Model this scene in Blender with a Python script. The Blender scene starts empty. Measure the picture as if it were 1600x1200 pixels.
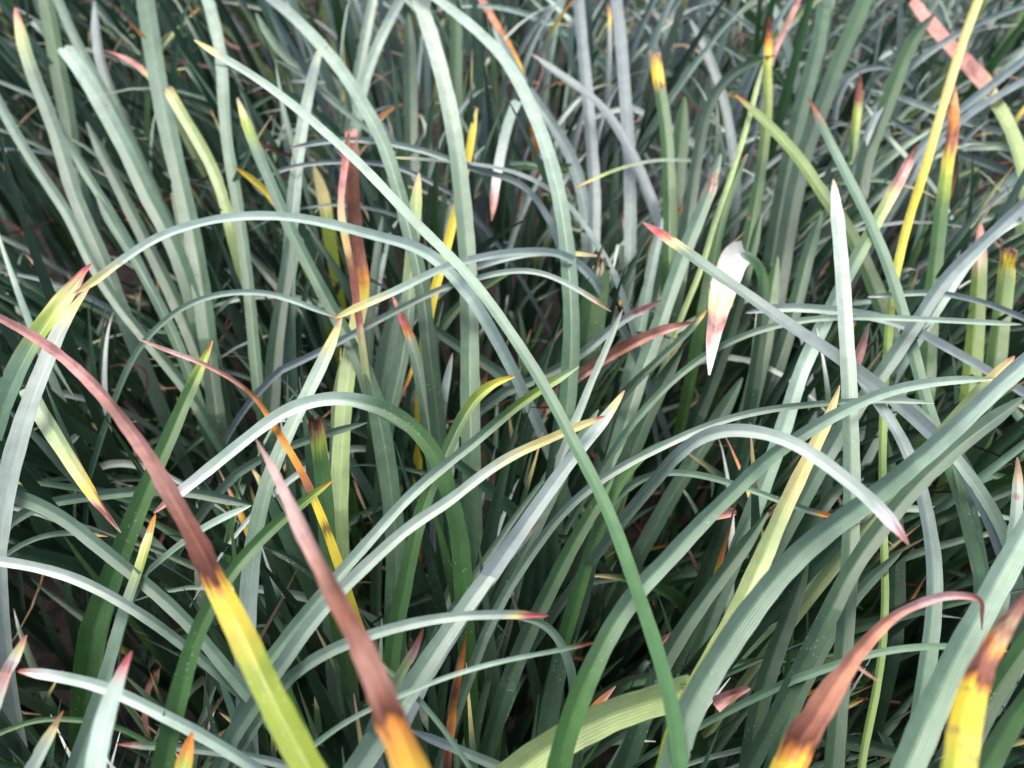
import bpy, math, random
import numpy as np
from mathutils import Vector

random.seed(7); rng = np.random.default_rng(7)
scene = bpy.context.scene
C = scene.collection

# ------------------------------------------------------------------ camera
CAM_H, PITCH, LENS = 0.55, 47.0, 28.0
cam_d = bpy.data.cameras.new('camera'); cam = bpy.data.objects.new('camera', cam_d); C.objects.link(cam)
cam.location = (0, 0, CAM_H); cam.rotation_euler = (math.radians(90 - PITCH), 0, 0)
cam_d.lens = LENS; cam_d.sensor_width = 36.0; cam_d.clip_start = 0.02; cam_d.clip_end = 500
cam_d.dof.use_dof = True; cam_d.dof.focus_distance = 0.37; cam_d.dof.aperture_fstop = 8.5
scene.camera = cam

# ------------------------------------------------------------------ light: bright overcast day
SUN_EL, SUN_AZ = 62.0, -25.0
w = bpy.data.worlds.new('World'); scene.world = w; w.use_nodes = True
nt = w.node_tree; nt.nodes.clear()
sky = nt.nodes.new('ShaderNodeTexSky'); sky.sky_type = 'NISHITA'; sky.sun_disc = False
sky.sun_elevation = math.radians(SUN_EL); sky.sun_rotation = math.radians(SUN_AZ)
sky.air_density = 1.0; sky.dust_density = 5.0; sky.ozone_density = 1.0
bg = nt.nodes.new('ShaderNodeBackground'); bg.inputs['Strength'].default_value = 0.125
wo = nt.nodes.new('ShaderNodeOutputWorld')
nt.links.new(sky.outputs[0], bg.inputs[0]); nt.links.new(bg.outputs[0], wo.inputs[0])
sun_d = bpy.data.lights.new('sun', 'SUN'); sun_d.energy = 1.5; sun_d.angle = math.radians(34); sun_d.color = (1, .97, .93)
sun = bpy.data.objects.new('sun', sun_d); C.objects.link(sun)
az, el = math.radians(SUN_AZ), math.radians(SUN_EL)
sdir = Vector((math.sin(az) * math.cos(el), math.cos(az) * math.cos(el), math.sin(el)))
sun.rotation_euler = sdir.to_track_quat('Z', 'Y').to_euler(); sun.location = (0, 0, 3)
vs = scene.view_settings
vs.view_transform = 'Standard'; vs.look = 'None'; vs.gamma = 1; vs.use_curve_mapping = False; vs.exposure = 1.15
scene.render.engine = 'CYCLES'
scene.cycles.max_bounces = 6; scene.cycles.transmission_bounces = 3; scene.cycles.use_denoising = True

# ------------------------------------------------------------------ materials
def N(nt, t, **k):
    n = nt.nodes.new(t)
    for a, b in k.items(): setattr(n, a, b)
    return n

def leaf_material(name, rough, spec, transl, vein, bump, spots, mottle, sheen=0.0):
    m = bpy.data.materials.new(name); m.use_nodes = True
    nt = m.node_tree; nt.nodes.clear(); L = nt.links.new
    out = N(nt, 'ShaderNodeOutputMaterial')
    att = N(nt, 'ShaderNodeAttribute', attribute_name='pigment')
    uv = N(nt, 'ShaderNodeUVMap', uv_map='UVMap')
    # veins: parallel lines running the length of the blade
    mp = N(nt, 'ShaderNodeMapping'); mp.inputs['Scale'].default_value = (17, 1.6, 1); L(uv.outputs[0], mp.inputs[0])
    n1 = N(nt, 'ShaderNodeTexNoise'); n1.inputs['Scale'].default_value = 1.0; n1.inputs['Detail'].default_value = 2.5; L(mp.outputs[0], n1.inputs['Vector'])
    wv = N(nt, 'ShaderNodeTexWave', wave_type='BANDS', bands_direction='X'); wv.inputs['Scale'].default_value = 3.4
    wv.inputs['Distortion'].default_value = 0.9; wv.inputs['Detail'].default_value = 1
    mp2 = N(nt, 'ShaderNodeMapping'); mp2.inputs['Scale'].default_value = (1, 6, 1); L(uv.outputs[0], mp2.inputs[0]); L(mp2.outputs[0], wv.inputs['Vector'])
    # cloudy bloom and dust in object space
    tc = N(nt, 'ShaderNodeTexCoord')
    n2 = N(nt, 'ShaderNodeTexNoise'); n2.inputs['Scale'].default_value = 160; n2.inputs['Detail'].default_value = 5; L(tc.outputs['Object'], n2.inputs['Vector'])
    n3 = N(nt, 'ShaderNodeTexNoise'); n3.inputs['Scale'].default_value = 45; n3.inputs['Detail'].default_value = 3; L(tc.outputs['Object'], n3.inputs['Vector'])
    # value factor
    def mr(src, a, b, lo=0.25, hi=0.75):
        r = N(nt, 'ShaderNodeMapRange'); r.inputs[1].default_value = lo; r.inputs[2].default_value = hi
        r.inputs[3].default_value = a; r.inputs[4].default_value = b; L(src, r.inputs[0]); return r.outputs[0]
    def mul(a, b):
        x = N(nt, 'ShaderNodeMath', operation='MULTIPLY'); L(a, x.inputs[0]); L(b, x.inputs[1]); return x.outputs[0]
    f = mul(mul(mr(n1.outputs[0], 1 - vein, 1 + vein), mr(wv.outputs[0], 1 - vein * .55, 1 + vein * .2, 0, 1)), mul(mr(n2.outputs[0], 1 - mottle * .6, 1 + mottle * .6), mr(n3.outputs[0], 1 - mottle, 1 + mottle)))
    vm = N(nt, 'ShaderNodeVectorMath', operation='SCALE'); L(att.outputs['Color'], vm.inputs[0]); L(f, vm.inputs['Scale'])
    # pale scale specks
    vo = N(nt, 'ShaderNodeTexVoronoi'); vo.inputs['Scale'].default_value = 420; L(tc.outputs['Object'], vo.inputs['Vector']); vo.inputs['Randomness'].default_value = 1
    n4 = N(nt, 'ShaderNodeTexNoise'); n4.inputs['Scale'].default_value = 38; L(tc.outputs['Object'], n4.inputs['Vector'])
    sp = mul(mr(vo.outputs['Distance'], 1, 0, .12, .22), mr(n4.outputs[0], 0, spots, .52, .62))
    mx = N(nt, 'ShaderNodeMix', data_type='RGBA'); L(sp, mx.inputs[0]); L(vm.outputs[0], mx.inputs[6]); mx.inputs[7].default_value = (.55, .58, .52, 1)
    # rust flecks
    vo2 = N(nt, 'ShaderNodeTexVoronoi'); vo2.inputs['Scale'].default_value = 48; L(tc.outputs['Object'], vo2.inputs['Vector'])
    sep = N(nt, 'ShaderNodeSeparateColor'); L(vo2.outputs['Color'], sep.inputs[0])
    rs = mul(mr(vo2.outputs['Distance'], .8, 0, .05, .13), mr(sep.outputs[0], 0, 1, .90, .91))
    mx2 = N(nt, 'ShaderNodeMix', data_type='RGBA'); L(rs, mx2.inputs[0]); L(mx.outputs[2], mx2.inputs[6]); mx2.inputs[7].default_value = (.36, .13, .07, 1)
    col = mx2.outputs[2]
    b = N(nt, 'ShaderNodeBsdfPrincipled'); L(col, b.inputs['Base Color'])
    L(mr(n2.outputs[0], rough - .08, rough + .1), b.inputs['Roughness']); b.inputs['Specular IOR Level'].default_value = spec
    if sheen:
        b.inputs['Sheen Weight'].default_value = sheen; b.inputs['Sheen Roughness'].default_value = .45; b.inputs['Sheen Tint'].default_value = (.85, .93, 1, 1)
    bh = N(nt, 'ShaderNodeMath', operation='ADD'); L(n1.outputs[0], bh.inputs[0]); L(wv.outputs[0], bh.inputs[1])
    bm = N(nt, 'ShaderNodeBump'); bm.inputs['Strength'].default_value = bump; bm.inputs['Distance'].default_value = .0003
    L(bh.outputs[0], bm.inputs['Height']); L(bm.outputs[0], b.inputs['Normal'])
    tr = N(nt, 'ShaderNodeBsdfTranslucent'); L(col, tr.inputs[0])
    ms = N(nt, 'ShaderNodeMixShader'); ms.inputs[0].default_value = transl
    L(b.outputs[0], ms.inputs[1]); L(tr.outputs[0], ms.inputs[2]); L(ms.outputs[0], out.inputs[0])
    return m

M_GREEN = leaf_material('living_leaf', .40, .5, .16, .15, .20, .30, .18, .10)
M_DRY = leaf_material('dry_leaf', .78, .2, .12, .24, .6, .1, .42)
M_YEL = leaf_material('yellowing_leaf', .5, .4, .22, .12, .4, .15, .10)

def soil_material():
    m = bpy.data.materials.new('soil'); m.use_nodes = True; nt = m.node_tree; L = nt.links.new
    b = nt.nodes['Principled BSDF']; b.inputs['Roughness'].default_value = .95
    tc = N(nt, 'ShaderNodeTexCoord')
    n = N(nt, 'ShaderNodeTexNoise'); n.inputs['Scale'].default_value = 60; n.inputs['Detail'].default_value = 8; L(tc.outputs['Object'], n.inputs['Vector'])
    r = N(nt, 'ShaderNodeValToRGB'); r.color_ramp.elements[0].position = .3; r.color_ramp.elements[0].color = (.006, .005, .004, 1)
    r.color_ramp.elements[1].position = .75; r.color_ramp.elements[1].color = (.04, .03, .024, 1)
    L(n.outputs[0], r.inputs[0]); L(r.outputs[0], b.inputs['Base Color'])
    bm = N(nt, 'ShaderNodeBump'); bm.inputs['Strength'].default_value = 1; bm.inputs['Distance'].default_value = .01; L(n.outputs[0], bm.inputs['Height']); L(bm.outputs[0], b.inputs['Normal'])
    return m
M_SOIL = soil_material()

# pigments (linear); D also paints the shade low in the bed
PIG = {
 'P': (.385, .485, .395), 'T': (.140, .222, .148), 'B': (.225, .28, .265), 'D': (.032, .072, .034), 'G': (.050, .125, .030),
 'M': (.075, .145, .075), 'L': (.36, .46, .19), 'l': (.30, .39, .04), 'g': (.11, .235, .095), 'm': (.20, .31, .07), 'e': (.48, .235, .155), 'Y': (.80, .62, .06), 'y': (.70, .62, .26),
 'O': (.66, .27, .06), 'R': (.25, .105, .075), 'r': (.11, .042, .03), 'K': (.62, .33, .29), 'k': (.60, .16, .17), 'W': (.74, .76, .70),
 'A': (.52, .37, .24), 'q': (.42, .23, .19), 'v': (.66, .46, .45),
}
DRYSET = set('ORrKkAqve'); YELSET = set('Yy')

# ------------------------------------------------------------------ ray geometry of the view, used to read distances
FP = 1600 * LENS / 36.0
sp_, cp_ = math.sin(math.radians(PITCH)), math.cos(math.radians(PITCH))
def to_world(px, py, z):
    """point at height z seen at (px,py) of the 1600x1200 photograph"""
    u = (px - 800) / FP; v = (py - 600) / FP
    d = (CAM_H - z) / (sp_ + v * cp_)
    return np.stack([u * d, d * (cp_ - v * sp_), z + 0 * d], -1)
def to_pix(P):
    x, y, z = P[..., 0], P[..., 1], P[..., 2] - CAM_H
    d = y * cp_ - z * sp_; v = -(y * sp_ + z * cp_)
    return 800 + FP * x / d, 600 + FP * v / d, d

def catmull(P, n=14):
    P = np.asarray(P, float)
    Q = np.vstack([2 * P[0] - P[1], P, 2 * P[-1] - P[-2]]); out = []
    for i in range(1, len(Q) - 2):
        t = np.linspace(0, 1, n, endpoint=False)[:, None]
        a, b, c, d = Q[i - 1], Q[i], Q[i + 1], Q[i + 2]
        out.append(.5 * (2 * b + (c - a) * t + (2 * a - 5 * b + 4 * c - d) * t ** 2 + (3 * b - a - 3 * c + d) * t ** 3))
    out.append(P[-1:]); return np.vstack(out)
def resample(P, step):
    s = np.r_[0, np.cumsum(np.linalg.norm(np.diff(P, axis=0), axis=1))]
    n = max(6, int(s[-1] / step)); t = np.linspace(0, s[-1], n + 1)
    return np.stack([np.interp(t, s, P[:, k]) for k in range(P.shape[1])], 1), t
def smooth(P, it):
    P = P.copy()
    for _ in range(it):
        P[1:-1] = .5 * P[1:-1] + .25 * (P[:-2] + P[2:])
    return P
def norm(v): return v / (np.linalg.norm(v, axis=-1, keepdims=True) + 1e-12)

def frames(P, twist, bias=.5):
    """side and normal vectors of a blade running along P"""
    T = norm(np.gradient(P, axis=0))
    up = np.array([0, 0, 1.]); back = norm(np.array([0, -.68, .73]))
    tgt = norm(up * bias + back * (1 - bias))
    S = np.cross(T, tgt); ln = np.linalg.norm(S, axis=1)
    S = norm(S)
    for i in range(1, len(S)):
        if np.dot(S[i], S[i - 1]) < 0: S[i] = -S[i]
        if ln[i] < .35: S[i] = norm(S[i - 1] * .85 + S[i] * .15)
    S = smooth(S, 10); S = norm(S - T * np.sum(S * T, 1)[:, None])
    Nn = np.cross(S, T)
    if np.mean(Nn @ tgt) < 0: Nn = -Nn
    tw = np.radians(twist)[:, None] if np.ndim(twist) else math.radians(twist)
    S2 = S * np.cos(tw) + Nn * np.sin(tw); N2 = -S * np.sin(tw) + Nn * np.cos(tw)
    return T, S2, N2

def blade_arrays(P, W, fold, cols, twist, bias=.5, thick=False):
    T, S, Nn = frames(P, twist, bias)
    u = np.linspace(-1, 1, cols)
    prof = (np.abs(u) ** 1.3) - .35 + (-.10 * np.exp(-(u / .16) ** 2) if cols > 5 else 0)
    V = P[:, None, :] + S[:, None, :] * (u[None, :, None] * W[:, None, None] * .5) + Nn[:, None, :] * (prof[None, :, None] * W[:, None, None] * .5 * fold)
    return V, u

def grid_faces(r, c, off=0):
    i = np.arange(r - 1)[:, None] * c + np.arange(c - 1)[None, :]
    return (np.stack([i, i + 1, i + c + 1, i + c], -1).reshape(-1, 4) + off)

def mesh_from(name, V, F, colr, uv, mat):
    me = bpy.data.meshes.new(name)
    me.from_pydata(V.tolist(), [], F.tolist())
    ca = me.color_attributes.new('pigment', 'FLOAT_COLOR', 'POINT')
    ca.data.foreach_set('color', np.c_[colr, np.ones(len(colr))].astype(np.float32).ravel())
    ul = me.uv_layers.new(name='UVMap')
    li = F.ravel(); ul.data.foreach_set('uv', uv[li].astype(np.float32).ravel())
    me.polygons.foreach_set('use_smooth', np.ones(len(F), bool))
    me.materials.append(mat); me.update()
    return me

def parse_stops(txt):
    """'K12 y30 T60' -> colours at distances (pixels of blade length from the tip)"""
    xs, cs = [], []
    for t in txt.split():
        xs.append(float(t[1:] or 0)); cs.append(t[0])
    return xs, cs

# ------------------------------------------------------------------ blades read one by one from the photograph
# (name, label, pigment stops from the tip, width tip-side/base-side px, heights cm tip/base/arch, flags, points)
# flags: c = cut end (no taper), f = sharp folds kept, t<deg> = twist, s = soft taper
HB = []
def H(label, stops, wd, z, pts, flags='', name='grass_blade', nick=None, ground=True):
    p = [tuple(map(float, q.split(','))) for q in pts.split()]
    HB.append(dict(label=label, stops=parse_stops(stops), wd=wd, z=z, pts=p, flags=flags, name=name, nick=nick, ground=ground))
# --- foreground
H('long pale blade sweeping from the upper left down across the whole middle', 'y0 y14 P50 P450 T750 g1050 g1400', (13,25), (30,27,3), '303,62 350,92 400,122 470,175 560,255 650,350 730,430 800,525 850,605 900,700 950,800 990,910 1030,1030 1052,1120 1064,1215', 't4', nick='the long sweeping pale blade')
H('pale arch curving over the left half with a yellow fraying tip', 'k0 y20 y50 P100 P600', (15,20), (26,24,2), '113,461 150,440 180,415 250,370 330,345 400,338 470,342 540,357 600,373 650,386 690,412 740,470', 't0', nick='the big pale arch')
H('broad green blade at the left edge with split red tip under the pale arch', 'k0 k22 y40 y70 l110 T180 M400', (26,40), (26,23,1), '143,412 120,440 92,480 60,522 30,575 2,640 -25,720', '', nick='the split red tip')
H('broad whitish ribbed blade at the left edge running down from its orange tip', 'K0 y14 y45 P90 P450', (22,40), (27,23,1), '140,448 120,475 97,510 76,560 52,620 27,700 8,780 -4,860', 't-6', nick='the whitish ribbed blade')
H('pink dried blade from the left edge turning bright yellow and lime near the bottom', 'q0 K90 K180 q260 q400 R470 r560 O574 Y590 Y630 l720 l1000', (13,16,20,25,33,41,45,48), (31,33,1), '-25,484 0,497 50,525 100,560 150,605 200,665 240,725 275,790 310,850 340,915 375,985 410,1060 450,1140 490,1215', 's t2', nick='the pink and yellow blade')
H('blurred pink blade at bottom centre-left ending in an orange base', 'q0 v25 v150 q230 R320 q390 q420 R470 r490 O504 Y640', (15,21,26,30,33,42,52,58), (34.5,35.5,1), '398,683 430,740 460,800 500,880 535,950 570,1020 600,1090 630,1160 650,1215', 's t2', nick='the blurred pink blade')
H('thin twisted brown-orange dry leaf hanging across to a yellow end at centre-left', 'v0 q30 v60 q110 R190 O250 O330 R375 Y400 Y425 r440 Y455 Y560', (6,8,7,10,12,13,15), (25.2,24,2), '216,530 260,548 310,565 360,590 400,620 425,660 450,700 475,745 495,790 512,832 530,885', 't3', nick='the twisted orange leaf', name='dry_leaf')
H('bluish-white arch with pink tip that turns green as it bends down at centre', 'K0 K30 W60 P130 P330 M400 G470 G900', (18,30), (25.6,22,3), '240,802 300,755 350,715 400,675 450,640 500,625 540,622 590,635 640,662 680,710 700,765 715,820 722,880 726,950', 't-5', nick='the bluish-white arch')
H('yellow-tipped blade standing below the pink tip at lower left', 'O0 O14 y30 l70 T130 T400', (18,26), (24,21,1), '243,803 232,845 215,900 195,955 178,1015 158,1085 135,1150 112,1215', '')
H('olive green blade with blurred orange tip behind the pink one', 'O0 l22 G60 G600', (15,18,21,27,32,36), (28,26,2), '520,750 480,780 440,812 400,850 362,895 330,945 305,1000 285,1070 265,1150 252,1215', 't12', nick='the olive green blade')
H('grey-green blade arching from the left edge down to the bottom left', 'T0 T600', (22,20), (23,21,2), '-25,764 40,780 100,810 150,850 200,890 260,940 305,985 350,1040 400,1100 450,1165', 't0', nick='the left arching grey blade')
H('slender pale blade below it crossing the lower left corner area', 'P0 P150 T300 M600', (16,16), (24.5,21,2), '-25,874 50,885 120,905 180,935 240,972 300,1018 350,1060 400,1105', 't0')
H('straight pale blade with pink tip lying across the bottom left corner', 'k0 K12 W35 P80 P450', (16,20), (27.5,26,1), '25,1048 80,1055 150,1070 200,1090 260,1120 310,1145 360,1175 420,1212', 't0', nick='the pale corner blade')
H('short pale blade with red tip at the far left bottom', 'k0 y20 W45 K65 P110', (20,24), (28,27,0), '42,992 20,1035 4,1075 -14,1125', '')
H('bluish blade with orange tip in the bottom left corner', 'O0 K12 y30 P60 B150', (18,26), (27,26,0), '100,1110 82,1145 62,1180 42,1218', '')
H('stout mint blade with magenta tip crossing the pale corner blade', 'k0 k22 P45 P300', (24,36), (31,31,0), '206,1017 190,1053 172,1102 157,1160 148,1215', 't0', nick='the magenta-tipped blade')
H('orange-tipped lime stub at the bottom edge on the left', 'O0 O26 l55 l100', (22,28), (29,29,0), '301,1143 291,1180 283,1218', '')
H('narrow blade with magenta tip lying just above the bottom edge', 'k0 K16 T40 B300', (11,14), (25,23,0), '185,1163 230,1165 300,1170 350,1176 420,1188 480,1206', '')
H('yellow-green snapped blade hanging down with a shrivelled mauve end', 'W0 K12 R30 R50 K62 Y78 y110 L150 P300', (17,30), (25,24,1), '189,832 165,800 140,765 115,725 87,680 62,640 44,606', 't0 s', nick='the hanging yellow-green blade')
H('green blade with red tip pointing up at left centre', 'O0 R6 l30 G80 G500', (16,38), (24.3,20,1), '332,532 312,578 290,625 262,690 237,745 216,795 195,850 168,920 145,985', 't10', nick='the red-tipped green blade')
H('wiry thin arch above the twisted orange leaf', 'K0 P20 P150 T260 M420 D600', (9,11), (22,18,3), '528,497 480,478 430,460 390,456 340,460 290,477 242,515 210,555 185,610 160,680 140,745', 't0')
H('slim pale arch starting from an orange tip at centre and bending right', 'O0 y14 y50 P100 B200 B400', (15,15), (25,22,2), '522,498 560,480 620,455 690,420 760,401 830,393 890,400 930,440', 't0')
H('thin blade with straw-coloured tip just right of the pale column', 'A0 A20 y40 P70 B200', (10,12), (21,20,0), '948,403 900,397 850,395 790,404 740,420', '')
H('wide light grey blade rising to a creamy tip at centre-left', 'K0 y10 y30 P60 P140 T350 B500', (20,32), (24.6,21,1), '534,496 515,545 492,595 462,655 435,715 412,780 398,850 390,930 384,1010', 't-3', nick='the wide light grey blade')
H('thin arch ending in a straw tip beside the green stub', 'A0 A22 P60 T350 B500', (9,12), (24.2,20,2), '955,487 920,463 880,440 840,424 790,424 740,437 700,447 640,475 570,512 510,545 440,578', '')
H('straight column of grey-green with a tiny rust spot, running from the top centre', 'P0 P120 T300 M600', (23,31), (24,21,1), '650,-14 680,80 700,160 714,240 723,320 730,400 733,480 734,560 735,650 736,700', 't2', nick='the grey-green column')
H('curved pale column bending down just right of centre top', 'P0 P250 T500 M650', (17,28), (25,20,2), '670,-10 740,45 790,95 822,152 850,220 870,290 884,370 891,450 893,530 889,600 884,650', 't3', nick='the curved pale column')
H('grey blade from the top left-centre bending down through the middle', 'B0 P120 T400 D650', (19,25), (25,19,3), '410,-12 450,20 500,70 540,120 570,168 600,225 622,295 642,370 660,450 670,540 680,620 688,700', 't2', nick='the bending grey blade')
H('upright blade with straw tip standing near the top left-centre', 'A0 y12 P40 P150 T400', (15,24), (22,18,1), '508,62 495,90 487,130 477,175 468,230 461,290 456,350 452,410 448,470', '')
H('blade with yellow tip leaning right down from under the lime stub', 'A0 y16 l40 T90 M350 D600', (15,25), (24,19,1), '371,153 395,220 425,290 450,350 480,410 512,470 545,530 575,600 598,680 612,755', 't-2', nick='the yellow-tipped leaning blade')
H('broad teal blade dropping from the top edge at left', 'M0 T200 M500', (27,30), (23,16,1), '226,-12 240,80 252,150 270,230 286,300 302,370 316,450 326,530', 't2', nick='the broad teal blade')
H('slim straight pale upright beside the broad teal one', 'P0 T300 M600', (18,18), (22,16,1), '322,-12 345,80 350,160 356,230 369,300 380,380 390,460 397,540 404,610', '')
H('light grey blade with blunt tip leaning left in the upper left', 'P0 T200 M450', (23,27), (23,16,1), '100,75 130,115 165,175 200,240 228,300 258,355 287,420 310,505', 'c t0', nick='the blunt light grey blade')
H('long grey strip from the top edge running beside the blunt one', 'T0 T500', (14,20), (21,15,1), '86,-12 112,50 143,110 177,170 207,230 240,300 270,370 300,450', '')
H('blade with pink and yellow tip in the top left corner', 'k0 k8 y22 L50 T110 T500', (20,24), (23.5,16,1), '24,12 35,60 50,110 74,170 95,230 115,300 140,360 170,430 200,510', 't0', nick='the pink tip in the top left corner')
H('deep green blade just right of the top left pink tip', 'G0 D300', (24,26), (22,15,0), '70,-12 84,60 92,110 105,170 113,230 124,290', '')
H('grey blade rising out of the left edge toward lower right', 'T0 T200 M500', (15,18), (22,15,1), '-12,140 20,200 50,250 82,298 110,340 137,400 180,470 230,532 280,592 312,640', '')
H('narrow grey blade between the left leaning ones', 'T0 T600', (12,16), (21,14,1), '72,165 100,210 130,265 160,310 192,362 238,455 278,540 302,605', '')
H('bluish ragged blade fading down from the top left-centre', 'B0 T300', (18,22), (20,14,1), '148,0 152,60 162,110 186,170 216,240 243,300 270,360', '')
H('yellow-green pale blade with nibbled tip at upper left', 'A0 y10 L40 L220', (17,18), (22.5,18,0), '262,138 285,180 311,222 334,266 350,310 360,355', 'c')
H('small lime blade with orange tip by the top edge', 'O0 O10 l30 G100', (10,10), (21,20,0), '313,11 290,35 266,60 251,77 240,98', '')
H('little pinkish blade tip poking from behind the broad teal blade', 'K0 K65 y75 L100', (8,12), (20,20,0), '160,78 195,90 222,107 240,128', '')
H('dead brown upright leaf turning orange and pale green below at centre-left', 'K0 R60 r120 R215 O238 Y262 y290 L340 L600', (20,30), (24,19,0), '549,203 552,280 556,350 562,420 568,450 562,490 553,530 545,575 538,640 533,720 530,800', 'c t0', nick='the dead brown upright leaf', name='dry_leaf')
H('curling brown strip in front of the dead upright leaf', 'R0 K90 y150 R210 R300 L330', (11,12), (24.8,23,0), '545,208 540,250 532,330 540,372 552,430 557,470 563,520', '', name='dry_leaf')
H('bright yellow blade standing upright above centre', 'y0 Y40 Y200 Y380', (11,16), (22,19,0), '745,168 736,220 725,280 712,330 700,380 686,430 675,470 665,525', 't0', nick='the bright yellow upright blade')
H('whitish hanging strip with pink lower end near top centre', 'K0 K30 W60 P150', (13,18), (19,19,0), '768,345 773,295 783,240 796,185 808,160', '')
H('thin lavender arch crossing near the dead brown leaf top', 'K0 B20 P120 B400', (9,11), (24.2,20,1), '452,232 500,222 560,218 620,226 680,241 740,265 800,280 835,305 862,352', '')
H('second thin lavender blade with rust tip starting beside the bending grey one', 'O0 y14 B40 B300', (9,11), (22.5,20,1), '608,246 660,250 740,257 800,268 840,285 884,315 925,370 960,430', '')
H('fine arch tracing left from the bending grey blade above the yellow tip', 'B0 B300', (7,8), (21,20,1), '395,285 450,262 520,253 600,256 650,272 705,302', '')
H('tapered blade with pink-red tip pointing left at right of centre', 'K0 k14 k34 y48 T75 B300 B700', (20,26), (25.2,23,2), '1005,348 1040,372 1080,400 1120,430 1160,456 1200,485 1250,520 1300,552 1350,588 1400,628 1450,672 1500,722', 't0', nick='the pink-tipped slanting blade')
H('broad white bleached leaf end hanging down with a pink stained point', 'W0 W34 v48 K66 v84 y100 W122 W400', (32,42,48,50,48,40), (24.3,19,1), '1108,586 1112,545 1119,500 1128,455 1136,432 1145,408 1156,397 1166,394', 's f t0', nick='the white hanging leaf', ground=False)
H('slim dark green stem the white hanging leaf has creased over from', 'P0 T12 G30 D100', (18,20), (24.4,20,0), '1158,397 1180,402 1191,420 1193,470 1186,540 1176,610', 'c t0')
H('straight upright with pale tip at right, crossing everything down to the bottom', 'A0 W14 P60 P200 T400 M620 D900', (20,33), (27.5,23,0), '1302,280 1308,340 1315,420 1320,500 1325,580 1328,660 1330,760 1328,850 1322,950 1314,1050 1307,1130 1300,1215', 't0', nick='the tall straight upright')
H('slate green grooved blade with brown tip slanting down to the right', 'R0 R26 M45 T90 M600', (16,26), (24.3,20,1), '1261,150 1281,192 1310,250 1340,310 1370,372 1395,440 1416,510 1436,590 1460,670 1488,745 1510,820 1528,900', 't10', nick='the slate grooved blade')
H('pale green blade with long red tip leaning left down from the right', 'r0 K30 K60 y80 L120 T220 P400 T600', (17,27), (23.8,20,1), '1433,225 1415,262 1395,300 1370,345 1340,400 1311,455 1281,518 1252,580 1230,650 1205,725 1180,790', 't-3', nick='the long red tip')
H('very long thin yellow blade running the height of the picture at right', 'y0 y150 Y350 m560 m1200 G1500', (13,14), (22.5,21,0), '1534,-14 1506,60 1481,140 1460,210 1440,280 1420,340 1405,400 1395,450 1388,520 1382,590 1378,680 1378,760 1380,850 1382,930 1378,1010 1368,1080 1350,1165 1343,1215', 't0', nick='the long yellow blade')
H('burnt orange-topped green blade standing at the upper right', 'A0 O60 R75 R100 Y118 l140 G200 G500', (19,28), (22,18,0), '1490,130 1488,190 1482,235 1476,280 1469,330 1463,390 1456,450 1451,520 1446,610', 't0', nick='the burnt orange top')
H('bluish blade crossing from the right edge down toward lower left', 'B0 B200 T400', (17,25), (25.6,21,1), '1625,295 1570,348 1515,398 1470,445 1435,500 1400,552 1365,602 1325,655 1290,715', 't4', nick='the bluish crossing blade')
H('short whitish blade bowed in at the right edge', 'P0 P200', (16,18), (24,22,0), '1620,335 1580,348 1545,372 1515,405 1490,440', '')
H('thin pale rod ending at the right edge level with the yellow-green pair', 'P0 P200 T500', (9,12), (24,20,2), '1596,507 1500,502 1420,498 1350,496 1290,497 1240,503 1180,518 1110,550 1045,600 990,660', '')
H('lavender blade bowing right and down under the slate grooved one', 'B0 P60 B300 B600', (13,20), (23,22,1), '1165,489 1215,481 1290,484 1360,494 1420,512 1480,545 1550,585 1615,625', 't0', nick='the lavender bowed blade')
H('thin light arch right of the long yellow blade, ending in a pale tip', 'W0 P30 B250', (9,11), (22.2,21,1), '1355,464 1400,460 1460,457 1520,468 1570,485 1615,505', '')
H('big sage arch from the right side down through lower centre', 'y0 P20 P150 T350 T650 G850', (12,38), (28.5,26,2), '1562,592 1480,595 1400,608 1330,635 1260,675 1200,716 1150,764 1092,820 1042,875 994,925 954,985 922,1050 897,1110 880,1165 870,1215', 't5', nick='the big sage arch')
H('yellow-tipped short blade with pink point at the right edge', 'k0 y14 y50 L70', (22,24), (28.2,28,0), '1585,556 1566,576 1548,598 1520,625', '')
H('slim grey arch descending left through the centre', 'P0 T200 P400 T700', (9,16), (26,23,2), '1460,630 1400,626 1340,627 1270,632 1190,642 1120,660 1050,690 980,725 930,756 878,802 828,868 786,935 755,1000', 't0', nick='the slim grey arch')
H('glossy pale curved blade with pink tip hooking down at right centre', 'K0 K18 W40 P90 P400 T460', (24,20), (31.5,28,2), '1420,852 1392,816 1360,782 1330,756 1290,725 1250,698 1210,681 1160,672 1120,674 1085,688 1050,720', 't0', nick='the glossy hooked blade')
H('broad sage blade sweeping from the right edge to the bottom centre', 'P0 T300 T500 T900', (28,30,36,42,44), (30,27,1), '1625,545 1560,602 1500,660 1430,722 1370,772 1300,822 1240,872 1184,938 1140,1000 1103,1060 1072,1120 1045,1215', 't6', nick='the broad sage blade')
H('darker blade running parallel beneath the broad sage one', 'T0 M300', (26,28), (28.5,25,0), '1600,620 1560,650 1500,695 1440,750 1400,795 1365,840 1330,890 1300,950', '')
H('creamy yellow-edged blade rising toward the tall straight upright', 'A0 y20 y150 L230 L400 l560 G800', (16,44), (27,25,1), '1312,602 1296,650 1275,692 1250,742 1226,792 1201,850 1172,915 1140,985 1108,1045 1072,1115 1050,1190', 't-8', nick='the creamy yellow-edged blade')
H('small upright with straw tip at the right edge', 'A0 A24 P45 T160', (15,22), (24,22,0), '1589,714 1590,770 1584,830 1574,890 1562,950', '')
H('wide light grey ribbed blade leaving the right edge at lower right', 'P0 T300 T500', (36,48), (29,28,0), '1630,770 1592,848 1560,905 1528,965 1490,1035 1452,1115 1410,1215', 't0', nick='the wide ribbed blade at right')
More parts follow.
